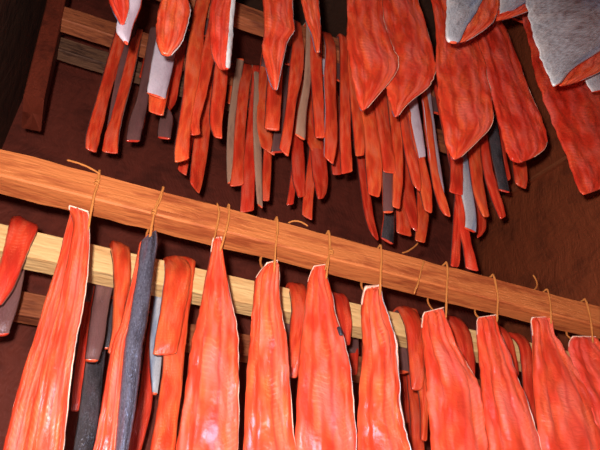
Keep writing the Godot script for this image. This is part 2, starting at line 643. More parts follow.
func build_rails() -> void:
	rail("beam", "rough reddish-brown square beam with twine loops, spanning the whole picture", "beam", M.beam, 0.07, 1.0, 0.014)
	rail("hanging_rail", "pale yellow planed wooden rail just behind the brown twine beam", "pale", M.pale, 0.015, 4.0, 0.008)
	rail("hanging_rail", "dull brown rail in the gaps below and behind the pale rail", "rear", M.tan, 0.02, 7.0, 0.005)
	rail("hanging_rail", "rough brown upper rail behind the top middle fillets", "up1", M.tan, 0.06, 10.0, 0.0, -0.388, 1.29)
	rail("hanging_rail", "reddish-brown upper rail above the grey one at upper left", "up2", M.tan, 0.03, 13.0, 0.0, -0.30, 1.31)
	rail("hanging_rail", "dark grey weathered rail under the reddish one at upper left", "up3", M.grey, 0.04, 16.0, 0.0, -0.30, 0.95)
	rail("hanging_rail", "rail above the picture carrying the big red upper fillets", "up0", M.tan, 0.03, 19.0)
	rail("hanging_rail", "nearest rail above the picture carrying the silver-skinned fillets", "upn", M.tan, 0.03, 22.0)
	# the short upright that ends the two upper rails at the left
	var a := on(34.0, 96.0, -1.235)
	var b := on(67.0, -45.0, -1.235)
	a.z = -1.30
	b.z = -1.30
	var d := thing("corner_brace", "short dark red upright timber at the upper left, ending the rails", "brace", a)
	part("timber", timber_mesh(a, b, 0.050, 0.13, 20, 0.03, 31.0, d.position), M.red_post, d)

# =================================================================== hung fish
func strip(label: String, rl: String, layer: float, rows: Array, o := {}) -> void:
	# rows: centre lines [x, y, width, turn]; layer: metres in front of the rail's face
	var t: float = o.get("t", 0.013)
	var z: float = RAILS[rl].zf + t * 0.55 + layer
	# no strip hangs quite straight: a slight turn and a slanted knife cut at the lower end
	var bent := []
	for i in rows.size():
		var q: Array = rows[i].duplicate()
		if q.size() < 4:
			q.append(0.0)
		q[3] += rng.randf_range(-14.0, 14.0)
		q[2] *= rng.randf_range(0.94, 1.06)
		bent.append(q)
	var secs := ce(bent, z)
	var cut := rng.randf_range(-0.010, 0.010)
	secs[-1][0].y += cut
	secs[-1][1].y -= cut
	secs = over(secs, rl, t, o.get("apex", false), o.get("tail", 0.10))
	hung_strip(label, secs, t, o)

func pieces(label: String, rl: String, layer: float, rows: Array, o := {}) -> void:
	# the same with left and right edge points
	var t: float = o.get("t", 0.016)
	var z: float = RAILS[rl].zf + t * 0.55 + layer
	var secs := lr(rows, z, o.get("tilt", 0.0))
	if o.get("flip", false):
		for s in secs:
			s.reverse()
	secs = over(secs, rl, t, o.get("apex", false), o.get("tail", 0.10))
	if o.has("back"):
		var rear := lr(o.back, RAILS[rl].zb - t * 0.62)
		rear.reverse()
		secs = rear + secs.slice(2)
	hung_strip(label, secs, t, o)

func hung_strip(label: String, secs: Array, t: float, o: Dictionary) -> void:
	var sd := rng.randf() * 100.0
	var s := sweep(secs, t, o.get("power", 3.2), 4, 16, o.get("grooves", 0.12), sd)
	var base: Vector3 = s.mids[s.mids.size() - 1]
	var th := thing("salmon_strip", label, "salmon strip", base, o.get("group", "salmon strips draped over the rails"))
	part("flesh", flesh_mesh(s, base, 0.42, rng.randf()), M.strip[o.get("m", rng.randi() % 3)], th)
	part("skin", skin_mesh(s, base, 0.3, rng.randf(), o.get("wrap", -1), o.get("wrap", -1)), M[o.get("skin", "skin_brown")], th)

func fillet(label: String, panels: Array, group: String, o := {}) -> Node3D:
	# panels: {rows, z, t, tilt, flip, skin, m, rail}
	var th: Node3D = null
	var base := Vector3.ZERO
	for p in panels:
		var t: float = p.get("t", 0.02)
		var secs := lr(p.rows, p.z, p.get("tilt", 0.0))
		if p.get("flip", false):
			for s in secs:
				s.reverse()
		if p.has("rail"):
			secs = over(secs, p.rail, t, false, 0.02)
		var s := sweep(secs, t, p.get("power", 2.7), 5, 48, p.get("grooves", 0.55), rng.randf() * 100.0)
		if th == null:
			base = s.mids[s.mids.size() - 1]
			th = thing("salmon_fillet", label, "salmon fillet", base, group)
		var fl := part("flesh", flesh_mesh(s, base, 0.5, rng.randf()), M.fillet[p.get("m", 0)], th)
		part("skin", skin_mesh(s, base, 0.35, rng.randf(), int(p.get("wl", -3) * 1.7), int(p.get("wr", 0) * 1.7)), M[p.get("skin", "skin_silver")], th)
		if p.get("edge", false):
			# pale rim of belly fat and skin along the right edge and across the tail
			var pts := []
			var n: int = s.rings.size()
			var count: int = s.rings[0].size()
			var last := n - 1
			for i in range(last, -1, -1):
				var wander := 0.5 + 0.5 * noise.get_noise_2d(s.lens[i] * 60.0, base.x * 40.0)
				var at: Vector3 = s.rings[i][0].lerp(s.rings[i][1], 0.2 + 0.5 * wander)
				pts.append(at)
			for k in range(1, count / 2 + 1):
				pts.append(s.rings[0][0].lerp(s.rings[0][count / 2], 2.0 * k / count) + Vector3(0, 0.001, t * 0.24))
			for i in range(1, mini(p.get("left_edge", 6), n)):
				pts.append(s.rings[i][count / 2])
			part("pale_edge", tube(smooth_path(pts, 2), p.get("edge_r", 0.0015), 6, base, 37.0, 0.4), M.edge, fl)
	return th

func upper_fillets() -> void:
	var g := "red fillets on the upper rails"
	var z := -0.765
	fillet("small fillet end with white skin at upper left, above two thin strips", [
		{"rows": [[108, -6, 129, -6], [112, 8, 129, 8], [117, 17, 127, 17], [120, 23, 125, 23]], "z": z + 0.012, "t": 0.014, "m": 1, "rail": "up0"},
		{"rows": [[124, -6, 143, -6], [122, 8, 140, 10], [118, 22, 134, 24], [117, 32, 131, 35], [124, 42, 128, 44]], "z": z, "t": 0.012, "flip": true, "skin": "skin_lilac", "rail": "up0"}], g)
	fillet("rounded glossy orange-red fillet end hanging above a white-skinned strip", [
		{"rows": [[163, -8, 186, -8], [158, 12, 190, 10], [156, 28, 187, 26], [157, 43, 181, 43], [161, 53, 171, 55]], "z": z, "t": 0.022, "m": 2, "rail": "up0", "power": 2.3}], g)
	fillet("narrow red fillet with ragged wet tip and grey skin along right edge", [
		{"rows": [[212, -6, 236, -6], [209, 20, 233, 18], [210, 40, 232, 38], [213, 58, 230, 56], [220, 69, 228, 68]], "z": z, "t": 0.022, "m": 1, "tilt": -0.012, "wr": 4, "skin": "skin_silver", "rail": "up0"}], g)
	fillet("pointed red fillet with notched right edge left of top centre", [
		{"rows": [[263, -6, 292, -6], [264, 18, 293, 18], [264, 34, 294, 31], [262, 48, 287, 43], [267, 70, 281, 70], [273, 87, 277, 89]], "z": z, "t": 0.018, "m": 0, "rail": "up0"}], g)
	fillet("thin tapering red fillet tip at top centre, above a draped strip", [
		{"rows": [[300, -6, 318, -6], [303, 8, 319, 8], [306, 20, 320, 20], [312, 34, 320, 34], [316, 51, 319, 52]], "z": z, "t": 0.013, "m": 2, "rail": "up0"}], g)
	fillet("wide red fillet overlapping its right neighbour, with white notched right edge", [
		{"rows": [[347, -6, 381, -6], [347, 25, 385, 25], [347, 45, 392, 45], [350, 65, 398, 58], [353, 85, 396, 73], [358, 102, 381, 92], [362, 110, 367, 108]], "z": z + 0.012, "t": 0.016, "m": 0, "rail": "up0", "edge": true, "edge_r": 0.001}], g)
	fillet("wide red fillet tucked behind the white-notched one at top centre", [
		{"rows": [[380, -6, 416, -6], [383, 30, 427, 30], [384, 60, 434, 58], [384, 80, 435, 74], [388, 95, 428, 87], [392, 108, 408, 104], [395, 116, 399, 115]], "z": z - 0.012, "t": 0.016, "m": 0, "rail": "up0", "edge": true, "edge_r": 0.001}], g)
	fillet("long red fillet hanging below the smaller silver-skinned piece", [
		{"rows": [[430, -6, 462, -6], [436, 30, 472, 30], [436, 60, 482, 55], [438, 90, 489, 85], [441, 115, 492, 105], [445, 140, 491, 126], [453, 159, 461, 157]], "z": z + 0.008, "t": 0.017, "m": 0, "rail": "up0", "edge": true, "edge_r": 0.001}], g)
	fillet("deep red fillet between the two long ones at upper right", [
		{"rows": [[463, -8, 486, -8], [468, 10, 495, 10], [476, 35, 508, 35], [486, 75, 523, 75], [497, 115, 538, 112], [504, 143, 546, 136], [510, 158, 545, 148], [518, 163, 534, 157]], "z": z - 0.01, "t": 0.017, "m": 1, "rail": "up0", "edge": true, "edge_r": 0.001}], g)
	fillet("large deep red fillet cut off by the right picture edge", [
		{"rows": [[516, -6, 568, -16], [522, 15, 575, 5], [530, 50, 590, 40], [538, 85, 603, 75], [553, 123, 615, 110], [566, 155, 625, 145], [576, 183, 630, 170], [583, 195, 618, 182]], "z": z - 0.01, "t": 0.02, "m": 1, "rail": "up0"}], g)
	# skin side towards the camera, on the nearest rail
	var g2 := "silver-skinned fillets at upper right"
	var zn := -0.578
	fillet("small silver-skinned fillet with orange cut edge at top right of centre", [
		{"rows": [[462, -10, 499, -10], [460, 8, 498, 8], [457, 24, 493, 22], [456, 36, 480, 33], [457, 42, 466, 41]], "z": zn - 0.012, "t": 0.014, "m": 2, "rail": "upn", "power": 2.3, "grooves": 0.2},
		{"rows": [[446, -10, 486, -10], [447, 12, 476, 12], [446, 28, 466, 27], [447, 38, 460, 40], [450, 42, 457, 43]], "z": zn + 0.004, "t": 0.010, "flip": true, "m": 2, "rail": "upn", "grooves": 0.0, "wl": 3, "wr": 3}], g2)
	fillet("silver-skinned fillet with slanting red lower edge between two silver ones", [
		{"rows": [[498, -14, 556, -20], [497, 2, 556, -8], [496, 14, 545, 4], [496, 21, 512, 17]], "z": zn - 0.036, "t": 0.014, "m": 2, "rail": "upn", "power": 2.3, "grooves": 0.2},
		{"rows": [[500, -22, 560, -30], [500, -8, 552, -18], [500, 6, 540, -6], [500, 14, 512, 11]], "z": zn - 0.024, "t": 0.010, "flip": true, "m": 2, "rail": "upn", "grooves": 0.0, "wl": 3, "wr": 3}], g2)
	fillet("largest silver-blue skinned fillet with orange cut edge, upper right corner", [
		{"rows": [[536, -10, 620, -24], [540, 20, 622, 5], [546, 48, 624, 32], [552, 70, 622, 52], [556, 82, 606, 68], [560, 86, 580, 81]], "z": zn - 0.008, "t": 0.016, "m": 2, "rail": "upn", "power": 2.3, "grooves": 0.2},
		{"rows": [[522, -12, 612, -40], [527, 8, 614, -12], [532, 28, 615, 8], [538, 48, 612, 27], [546, 70, 606, 46], [552, 83, 574, 68], [555, 86, 561, 83]], "z": zn + 0.012, "t": 0.012, "flip": true, "m": 2, "rail": "upn", "grooves": 0.1, "wl": 3, "wr": 3}], g2)
	fillet("silver skin sliver with red tip at right edge under largest silver fillet", [
		{"rows": [[578, 30, 640, 10], [580, 55, 640, 40], [584, 78, 640, 68], [592, 92, 625, 86]], "z": zn - 0.06, "t": 0.012, "flip": true, "m": 1, "rail": "upn", "grooves": 0.0}], g2)

func upper_strips() -> void:
	# ---- left cluster
	strip("short red strip end showing left of the first long upper strip", "up2", 0.0, [[120, 40, 13], [114, 62, 13], [108, 80, 12], [105, 93, 9]], {"m": 1})
	strip("leftmost long upper strip, red with dark skin down its right side", "up2", 0.014, [[119, 42, 12, 24], [108, 80, 13, 28], [100, 110, 14, 28], [93, 138, 15, 20], [91, 150, 11, 20]], {"m": 0, "skin": "skin_brown"})
	strip("dark skin strip showing as a thin sliver between the two leftmost strips", "up2", 0.004, [[124, 60, 7, 180], [118, 90, 8, 180], [111, 128, 7, 180]], {"skin": "skin_brown"})
	strip("thin red strip folded over reddish rail, second from the left", "up2", 0.016, [[139, 27, 9, -20], [134, 48, 9, -25], [127, 78, 10, -25], [118, 112, 11, -30], [112, 135, 13, -10], [110, 152, 14]], {"apex": true, "m": 0, "skin": "skin_brown"})
	strip("dark maroon skinned strip with round red end left of white strip", "up2", 0.02, [[154, 35, 9, 150], [147, 75, 9, 150], [142, 103, 11, 165], [137, 122, 14, 172], [133, 141, 13, 172]], {"skin": "skin_brown", "m": 1, "t": 0.016})
	strip("white-skinned strip with an orange lower rim, brightest at upper left", "up1", 0.012, [[168, 30, 21, 180], [164, 55, 21, 180], [160, 75, 20, 180], [156, 96, 18, 180]], {"skin": "skin_lilac", "m": 2})
	strip("orange strip end peeping out below the white-skinned strip", "up1", -0.008, [[164, 60, 18], [159, 90, 18], [156, 113, 15]], {"m": 2, "t": 0.012})
	strip("dark red strip ending in grey skin, right of the white strip", "up2", 0.016, [[182, 42, 10], [175, 78, 10], [170, 102, 11, 20], [167, 118, 12, 165], [164, 138, 12, 172]], {"m": 1})
	strip("tall orange strip with fine cross lines, nearest the rounded fillet", "up1", 0.02, [[204, -4, 13], [199, 20, 14], [194, 60, 15], [190, 90, 13], [185, 125, 13], [182, 150, 14], [182, 160, 12]], {"m": 2, "group": "salmon strips draped over the rails"})
	strip("orange strip tapering to a point beside the tall cross-lined one", "up1", 0.014, [[214, 30, 13], [206, 65, 13], [200, 95, 12], [195, 120, 9], [196, 134, 8]], {"m": 0})
	strip("long red strip with dark skin corner, lowest of the left cluster", "up2", 0.004, [[216, 55, 14], [208, 100, 15], [203, 130, 15], [199, 160, 15], [195, 188, 14, 25]], {"m": 0})
	strip("small dark red strip end below the tall cross-lined strip", "up2", -0.004, [[194, 100, 9], [188, 140, 10], [182, 172, 9]], {"m": 1})
	strip("short orange strip ending in a pale tip under the ragged fillet", "up1", 0.006, [[223, 50, 12], [220, 85, 14], [216, 120, 13], [218, 137, 8]], {"m": 0})
	# ---- rail-fold group
	strip("thin pale-skinned strip left of the arched strip", "up2", 0.008, [[240, 62, 7, 180], [236, 87, 7, 180], [232, 120, 7, 165], [231, 155, 8, 150], [232, 181, 9, 130]], {"skin": "skin_tan"})
	strip("red strip arched over the rail under a pale-skinned arch", "up2", 0.016, [[250, 69, 10], [244, 88, 11], [240, 130, 12], [238, 165, 12], [237, 185, 13]], {"apex": true, "m": 0})
	strip("pale-skinned strip arched over the rail around a red one", "up2", 0.006, [[257, 64, 8, 180], [257, 82, 6, 180], [256, 115, 6, 180], [257, 150, 8, 180], [259, 188, 6, 170], [260, 206, 5, 170]], {"apex": true, "skin": "skin_tan"})
	strip("wide red strip reaching lowest just above the brown beam, left of centre", "up2", 0.0, [[256, 85, 9], [252, 130, 11], [249, 170, 13], [247, 211, 14]], {"m": 1})
	strip("blunt round-ended red strip below the pointed notched fillet", "up1", 0.012, [[276, 60, 14], [274, 95, 15], [272, 129, 14]], {"m": 0, "t": 0.018})
	strip("orange strip behind the blunt round-ended one", "up2", 0.012, [[266, 55, 10], [263, 100, 12], [264, 130, 14], [268, 151, 14]], {"m": 2})
	strip("narrow orange strip hanging alone under the blunt round-ended strip", "up2", -0.002, [[269, 130, 8], [267, 165, 9], [265, 200, 9]], {"m": 0})
	strip("broad dark purple-skinned strip with curled orange lower end", "up2", 0.016, [[293, 50, 14, 180], [289, 95, 15, 180], [283, 130, 17, 176], [279, 152, 17, 168]], {"skin": "skin_brown", "t": 0.015})
	strip("ribbed orange strip with a twist, beside the dark purple skin", "up1", 0.012, [[299, 22, 10], [298, 45, 12], [296, 72, 13], [292, 98, 10], [288, 128, 10], [284, 152, 10]], {"apex": true, "m": 0})
	strip("pale skin strip widening to a square end, centre left", "up1", 0.006, [[309, 35, 6, 180], [307, 80, 7, 180], [302, 112, 9, 180], [300, 137, 11, 180]], {"skin": "skin_tan", "apex": false})
	strip("broad orange strip end showing under the pale square skin end", "up2", 0.012, [[305, 90, 12], [311, 130, 17], [317, 152, 13]], {"m": 2})
	strip("orange strip with a lumpy bend below the thin tapering tip", "up1", 0.016, [[316, 35, 11], [316, 65, 11], [318, 100, 12], [320, 137, 10]], {"m": 0})
	strip("red strip folded over the rough rail at top centre", "up1", 0.02, [[331, 32, 9], [331, 50, 11], [330, 80, 12], [331, 110, 12], [331, 140, 13], [329, 160, 10]], {"apex": true, "m": 0, "skin": "skin_lilac"})
	strip("slim red strip right of the one folded at top centre", "up1", 0.006, [[344, 55, 9], [345, 100, 11], [345, 130, 12], [346, 155, 11], [347, 172, 11]], {"m": 0})
	strip("red strip showing as a hanging end below the broad orange end", "up2", 0.008, [[297, 130, 12], [298, 160, 13], [299, 180, 12], [302, 196, 8]], {"m": 1})
	strip("thin shadowed red strip, leftmost of the low centre ends", "up2", -0.004, [[298, 130, 7], [294, 175, 7], [290, 204, 7]], {"m": 1})
	strip("narrow orange strip hanging lowest among the centre ends", "up2", 0.0, [[315, 140, 9], [311, 175, 10], [308, 200, 10], [307, 217, 10]], {"m": 0})
	strip("wide red strip end with pointed corner among the centre ends", "up2", 0.012, [[317, 140, 14], [320, 170, 16], [321, 188, 14], [321, 198, 7]], {"m": 1})
	strip("red strip end just behind the slim strip right of centre", "up2", 0.008, [[334, 130, 11], [336, 162, 11], [337, 174, 9]], {"m": 1})
	# ---- middle cluster below the wide fillet pair
	strip("orange strip with square end, leftmost under the white-notched fillet", "up1", 0.01, [[353, 70, 10], [356, 105, 11], [359, 135, 11], [360, 155, 10]], {"m": 2})
	strip("thin curved red strip reaching low at left of the middle cluster", "up2", 0.0, [[359, 140, 8], [364, 180, 9], [369, 215, 9], [375, 237, 9, 20]], {"m": 1})
	strip("wide orange strip with slanted square end, under the white-notched fillet tip", "up1", 0.014, [[365, 95, 14], [371, 130, 15], [374, 165, 16], [374, 195, 13]], {"m": 2})
	strip("wide orange strip with a short end above a dark skin strip", "up1", 0.008, [[379, 90, 15], [384, 130, 15], [388, 158, 14], [389, 172, 13]], {"m": 0})
	strip("dark brown-skinned strip with an orange lower rim, middle cluster", "up1", -0.006, [[385, 120, 12, 180], [387, 165, 12, 180], [388, 212, 11, 176]], {"skin": "skin_brown"})
	strip("black-skinned strip end, lowest in the middle cluster", "up2", 0.008, [[390, 160, 13, 180], [389, 210, 13, 176], [387, 241, 14, 170]], {"skin": "skin_dark", "t": 0.016})
	strip("long orange strip right of the dark brown-skinned one", "up1", 0.004, [[393, 95, 12], [397, 140, 12], [398, 175, 11], [396, 207, 9]], {"m": 2})
	strip("broad orange flap with slanted end low in the middle cluster", "up2", 0.006, [[397, 170, 12], [402, 208, 15], [404, 234, 16]], {"m": 0})
	strip("slanting red strip with white-spotted tip right of middle cluster", "up1", 0.012, [[402, 100, 9], [406, 130, 11], [411, 155, 12], [416, 180, 10], [417, 188, 7]], {"m": 0})
	strip("red strip narrowing to a point between two low orange ends", "up2", 0.012, [[402, 145, 13], [407, 190, 15], [412, 215, 11], [414, 229, 6]], {"m": 1})
	strip("orange strip slanting out behind the white-spotted tip", "up1", -0.006, [[411, 115, 10], [419, 158, 12], [425, 185, 13], [428, 211, 8]], {"m": 2})
	strip("orange strip end nearest the loose twine tail on the beam", "up2", 0.006, [[421, 165, 13], [423, 200, 14], [422, 225, 12], [420, 241, 10]], {"m": 2})
	strip("narrow lilac-skinned strip left of the broader lilac one", "up1", -0.002, [[410, 90, 10, 180], [416, 125, 11, 180], [422, 158, 8, 180]], {"skin": "skin_lilac"})
	strip("broad lilac-skinned strip between the middle and right clusters", "up1", 0.01, [[425, 90, 11, 180], [430, 130, 13, 180], [434, 160, 14, 180], [439, 192, 10, 180]], {"skin": "skin_lilac"})
	strip("thin orange strip curving along the broad lilac-skinned strip", "up1", 0.016, [[427, 110, 6], [431, 145, 7], [436, 180, 8], [443, 204, 9], [447, 215, 7]], {"m": 2})
	# ---- right cluster below the long fillet
	strip("bright red strip with square end, under the long red fillet", "up1", 0.012, [[454, 130, 14], [457, 170, 16], [456, 193, 14]], {"m": 1})
	strip("shiny silver-skinned strip with straight lower end in right cluster", "up1", 0.006, [[461, 150, 11, 180], [466, 190, 12, 180], [470, 215, 13, 180], [470, 230, 13, 180]], {"skin": "skin_silver"})
	strip("wide orange strip overlapping the shiny silver skin", "up1", 0.016, [[472, 135, 13], [477, 178, 15], [481, 200, 14], [486, 216, 8]], {"m": 2})
	strip("slanting red strip with bright wet spot, right of wide orange one", "up1", 0.01, [[482, 130, 8], [488, 170, 10], [495, 195, 10], [503, 217, 8]], {"m": 1})
	strip("dark-skinned strip beside the red sliver at right of right cluster", "up1", 0.0, [[492, 125, 10, 150], [498, 163, 11, 150], [504, 191, 10, 150]], {"skin": "skin_dark"})
	strip("red sliver of a strip under the deep red middle fillet", "up1", -0.008, [[497, 125, 9], [503, 160, 10], [508, 180, 7]], {"m": 1})
	strip("short round-ended strip below the deep red middle fillet, rightmost strip", "up1", 0.006, [[516, 140, 13], [520, 168, 14], [521, 186, 13]], {"m": 0, "t": 0.018})
	strip("red strip corner showing right of the shiny silver end", "up2", 0.006, [[477, 180, 13], [481, 222, 12], [480, 236, 7]], {"m": 1})
	strip("thin red strip touching the beam top, left of a matching pair", "up1", -0.012, [[459, 180, 8], [457, 220, 8], [456, 250, 9], [455, 266, 11]], {"m": 1})
	strip("thin red strip touching the beam top, right of a matching pair", "up1", -0.006, [[458, 185, 9], [463, 225, 10], [468, 248, 10], [472, 269, 12]], {"m": 1})

func lower_strips() -> void:
	# ---- draped over the pale rail
	pieces("broad red strip folded over the pale rail at far left, brownish skin behind", "pale", 0.012, [[12, 210, 39, 221], [8, 228, 37, 232], [3, 250, 29, 250], [-2, 270, 21, 270], [-8, 292, 12, 290], [-14, 308, 2, 304]], {"apex": true, "m": 1, "skin": "skin_brown", "t": 0.02, "back": [[6, 258, 28, 258], [0, 290, 22, 290], [-6, 318, 15, 317], [-11, 336, 9, 334]]})
	pieces("orange strip folded over pale rail with grey skin on its rear half", "pale", 0.012, [[111, 240, 131, 246], [113, 262, 131, 262], [114, 285, 130, 285], [113, 303, 126, 303], [112, 330, 122, 330], [108, 352, 118, 352]], {"apex": true, "m": 2, "t": 0.022, "back": [[98, 272, 117, 276], [95, 286, 113, 289], [91, 310, 108, 312], [87, 340, 104, 342], [85, 360, 98, 361]]})
	pieces("black scaly strip hanging lowest beside the leftmost tied fish", "rear", 0.03, [[93, 330, 108, 330], [88, 350, 106, 350], [84, 370, 104, 370], [79, 410, 100, 410], [73, 450, 95, 450], [66, 500, 88, 500]], {"flip": true, "skin": "skin_dark", "tail": 0.05, "t": 0.02})
	pieces("small dark blue skin strip beside the strip with grey rear skin", "rear", 0.05, [[109, 300, 116, 300], [107, 320, 114, 320], [104, 348, 111, 348]], {"flip": true, "skin": "skin_dark", "tail": 0.05})
	pieces("dark red strip in the gap right of leftmost tied fish", "rear", 0.02, [[87, 280, 96, 280], [83, 305, 92, 305], [79, 340, 88, 340], [74, 375, 86, 375], [71, 410, 79, 410]], {"m": 1})
	pieces("broad square-ended orange strip folded over pale rail, silver skin behind", "pale", 0.018, [[167, 251, 190, 253], [165, 273, 191, 272], [163, 290, 189, 290], [160, 312, 185, 312], [156, 335, 181, 335], [153, 354, 177, 353]], {"apex": true, "m": 2, "t": 0.02, "skin": "skin_silver", "back": [[158, 276, 172, 276], [154, 297, 166, 297], [150, 325, 163, 325], [149, 350, 162, 350], [150, 372, 160, 372], [152, 393, 157, 394]]})
	pieces("dark red strip between the speckled-skin fish and the silver skin", "rear", 0.02, [[147, 335, 154, 335], [143, 365, 152, 365], [139, 395, 153, 395], [133, 425, 148, 425], [127, 455, 140, 455], [120, 490, 132, 490]], {"m": 1})
	pieces("long ribbed orange strip hanging below the broad square-ended one", "pale", -0.004, [[163, 325, 188, 325], [163, 362, 184, 362], [160, 390, 182, 390], [155, 420, 178, 420], [150, 450, 175, 450], [144, 490, 168, 490]], {"m": 2, "t": 0.018})
	pieces("ribbed red strip folded over pale rail left of centre fillet", "pale", 0.012, [[292, 285, 309, 287], [292, 305, 308, 305], [290, 330, 306, 330], [288, 355, 302, 355], [288, 376, 297, 377]], {"apex": true, "m": 0, "t": 0.02})
	pieces("short red strip folded over pale rail right of centre fillet", "pale", 0.012, [[331, 294, 351, 299], [333, 315, 351, 315], [338, 330, 351, 330], [343, 344, 350, 344]], {"apex": true, "m": 1, "t": 0.018})
	pieces("red strip sliver behind the fillet with bright white belly edge", "pale", 0.012, [[378, 305, 390, 308], [380, 325, 391, 325], [384, 345, 392, 345], [386, 362, 392, 362]], {"apex": true, "m": 1})
	pieces("smooth round-ended red strip folded over pale rail right of centre", "pale", 0.014, [[404, 309, 421, 313], [405, 325, 423, 325], [408, 345, 424, 345], [410, 370, 424, 370], [412, 389, 422, 389]], {"apex": true, "m": 0, "t": 0.022, "power": 2.5})
	pieces("red strip hanging below the smooth round-ended one", "rear", 0.04, [[403, 340, 413, 340], [406, 365, 416, 365], [409, 395, 420, 395], [411, 420, 422, 420], [412, 450, 424, 450], [414, 490, 425, 490]], {"m": 0})
	pieces("small orange strip end with skin beside the round-ended strip", "pale", -0.004, [[414, 360, 424, 360], [418, 385, 426, 385], [421, 410, 428, 410], [421, 439, 427, 440]], {"m": 2})
	pieces("broad rounded red strip folded over pale rail, third from right", "pale", 0.014, [[451, 318, 470, 324], [453, 340, 472, 340], [458, 360, 474, 360], [462, 380, 474, 380]], {"apex": true, "m": 1, "t": 0.024, "power": 2.3})
	pieces("narrow dark red strip with bright silver top, second from right", "pale", 0.014, [[497, 321, 505, 322], [500, 335, 509, 335], [505, 352, 514, 352], [510, 375, 519, 375]], {"apex": true, "m": 1, "skin": "skin_silver"})
	pieces("curled red strip on pale rail beside the wide-tailed fillet", "pale", 0.014, [[515, 331, 527, 332], [519, 345, 530, 345], [522, 365, 533, 365], [524, 390, 535, 390], [526, 425, 538, 425]], {"apex": true, "m": 1})
	# ---- on the rear rail, seen in the gaps
	pieces("dark red rear strip in gap right of white-edged fillet", "rear", 0.012, [[396, 330, 403, 330], [399, 355, 405, 355], [402, 385, 408, 385], [405, 422, 410, 422]], {"m": 1})
	pieces("maroon rear strip next to another in the gap right of white-edged fillet", "rear", 0.0, [[401, 335, 409, 335], [404, 365, 411, 365], [407, 400, 413, 400], [409, 445, 414, 445]], {"m": 1, "skin": "skin_brown"})
	pieces("dark red rear strip in gap left of white-edged fillet", "rear", 0.012, [[346, 330, 357, 330], [348, 350, 358, 350], [350, 374, 357, 374]], {"m": 1})

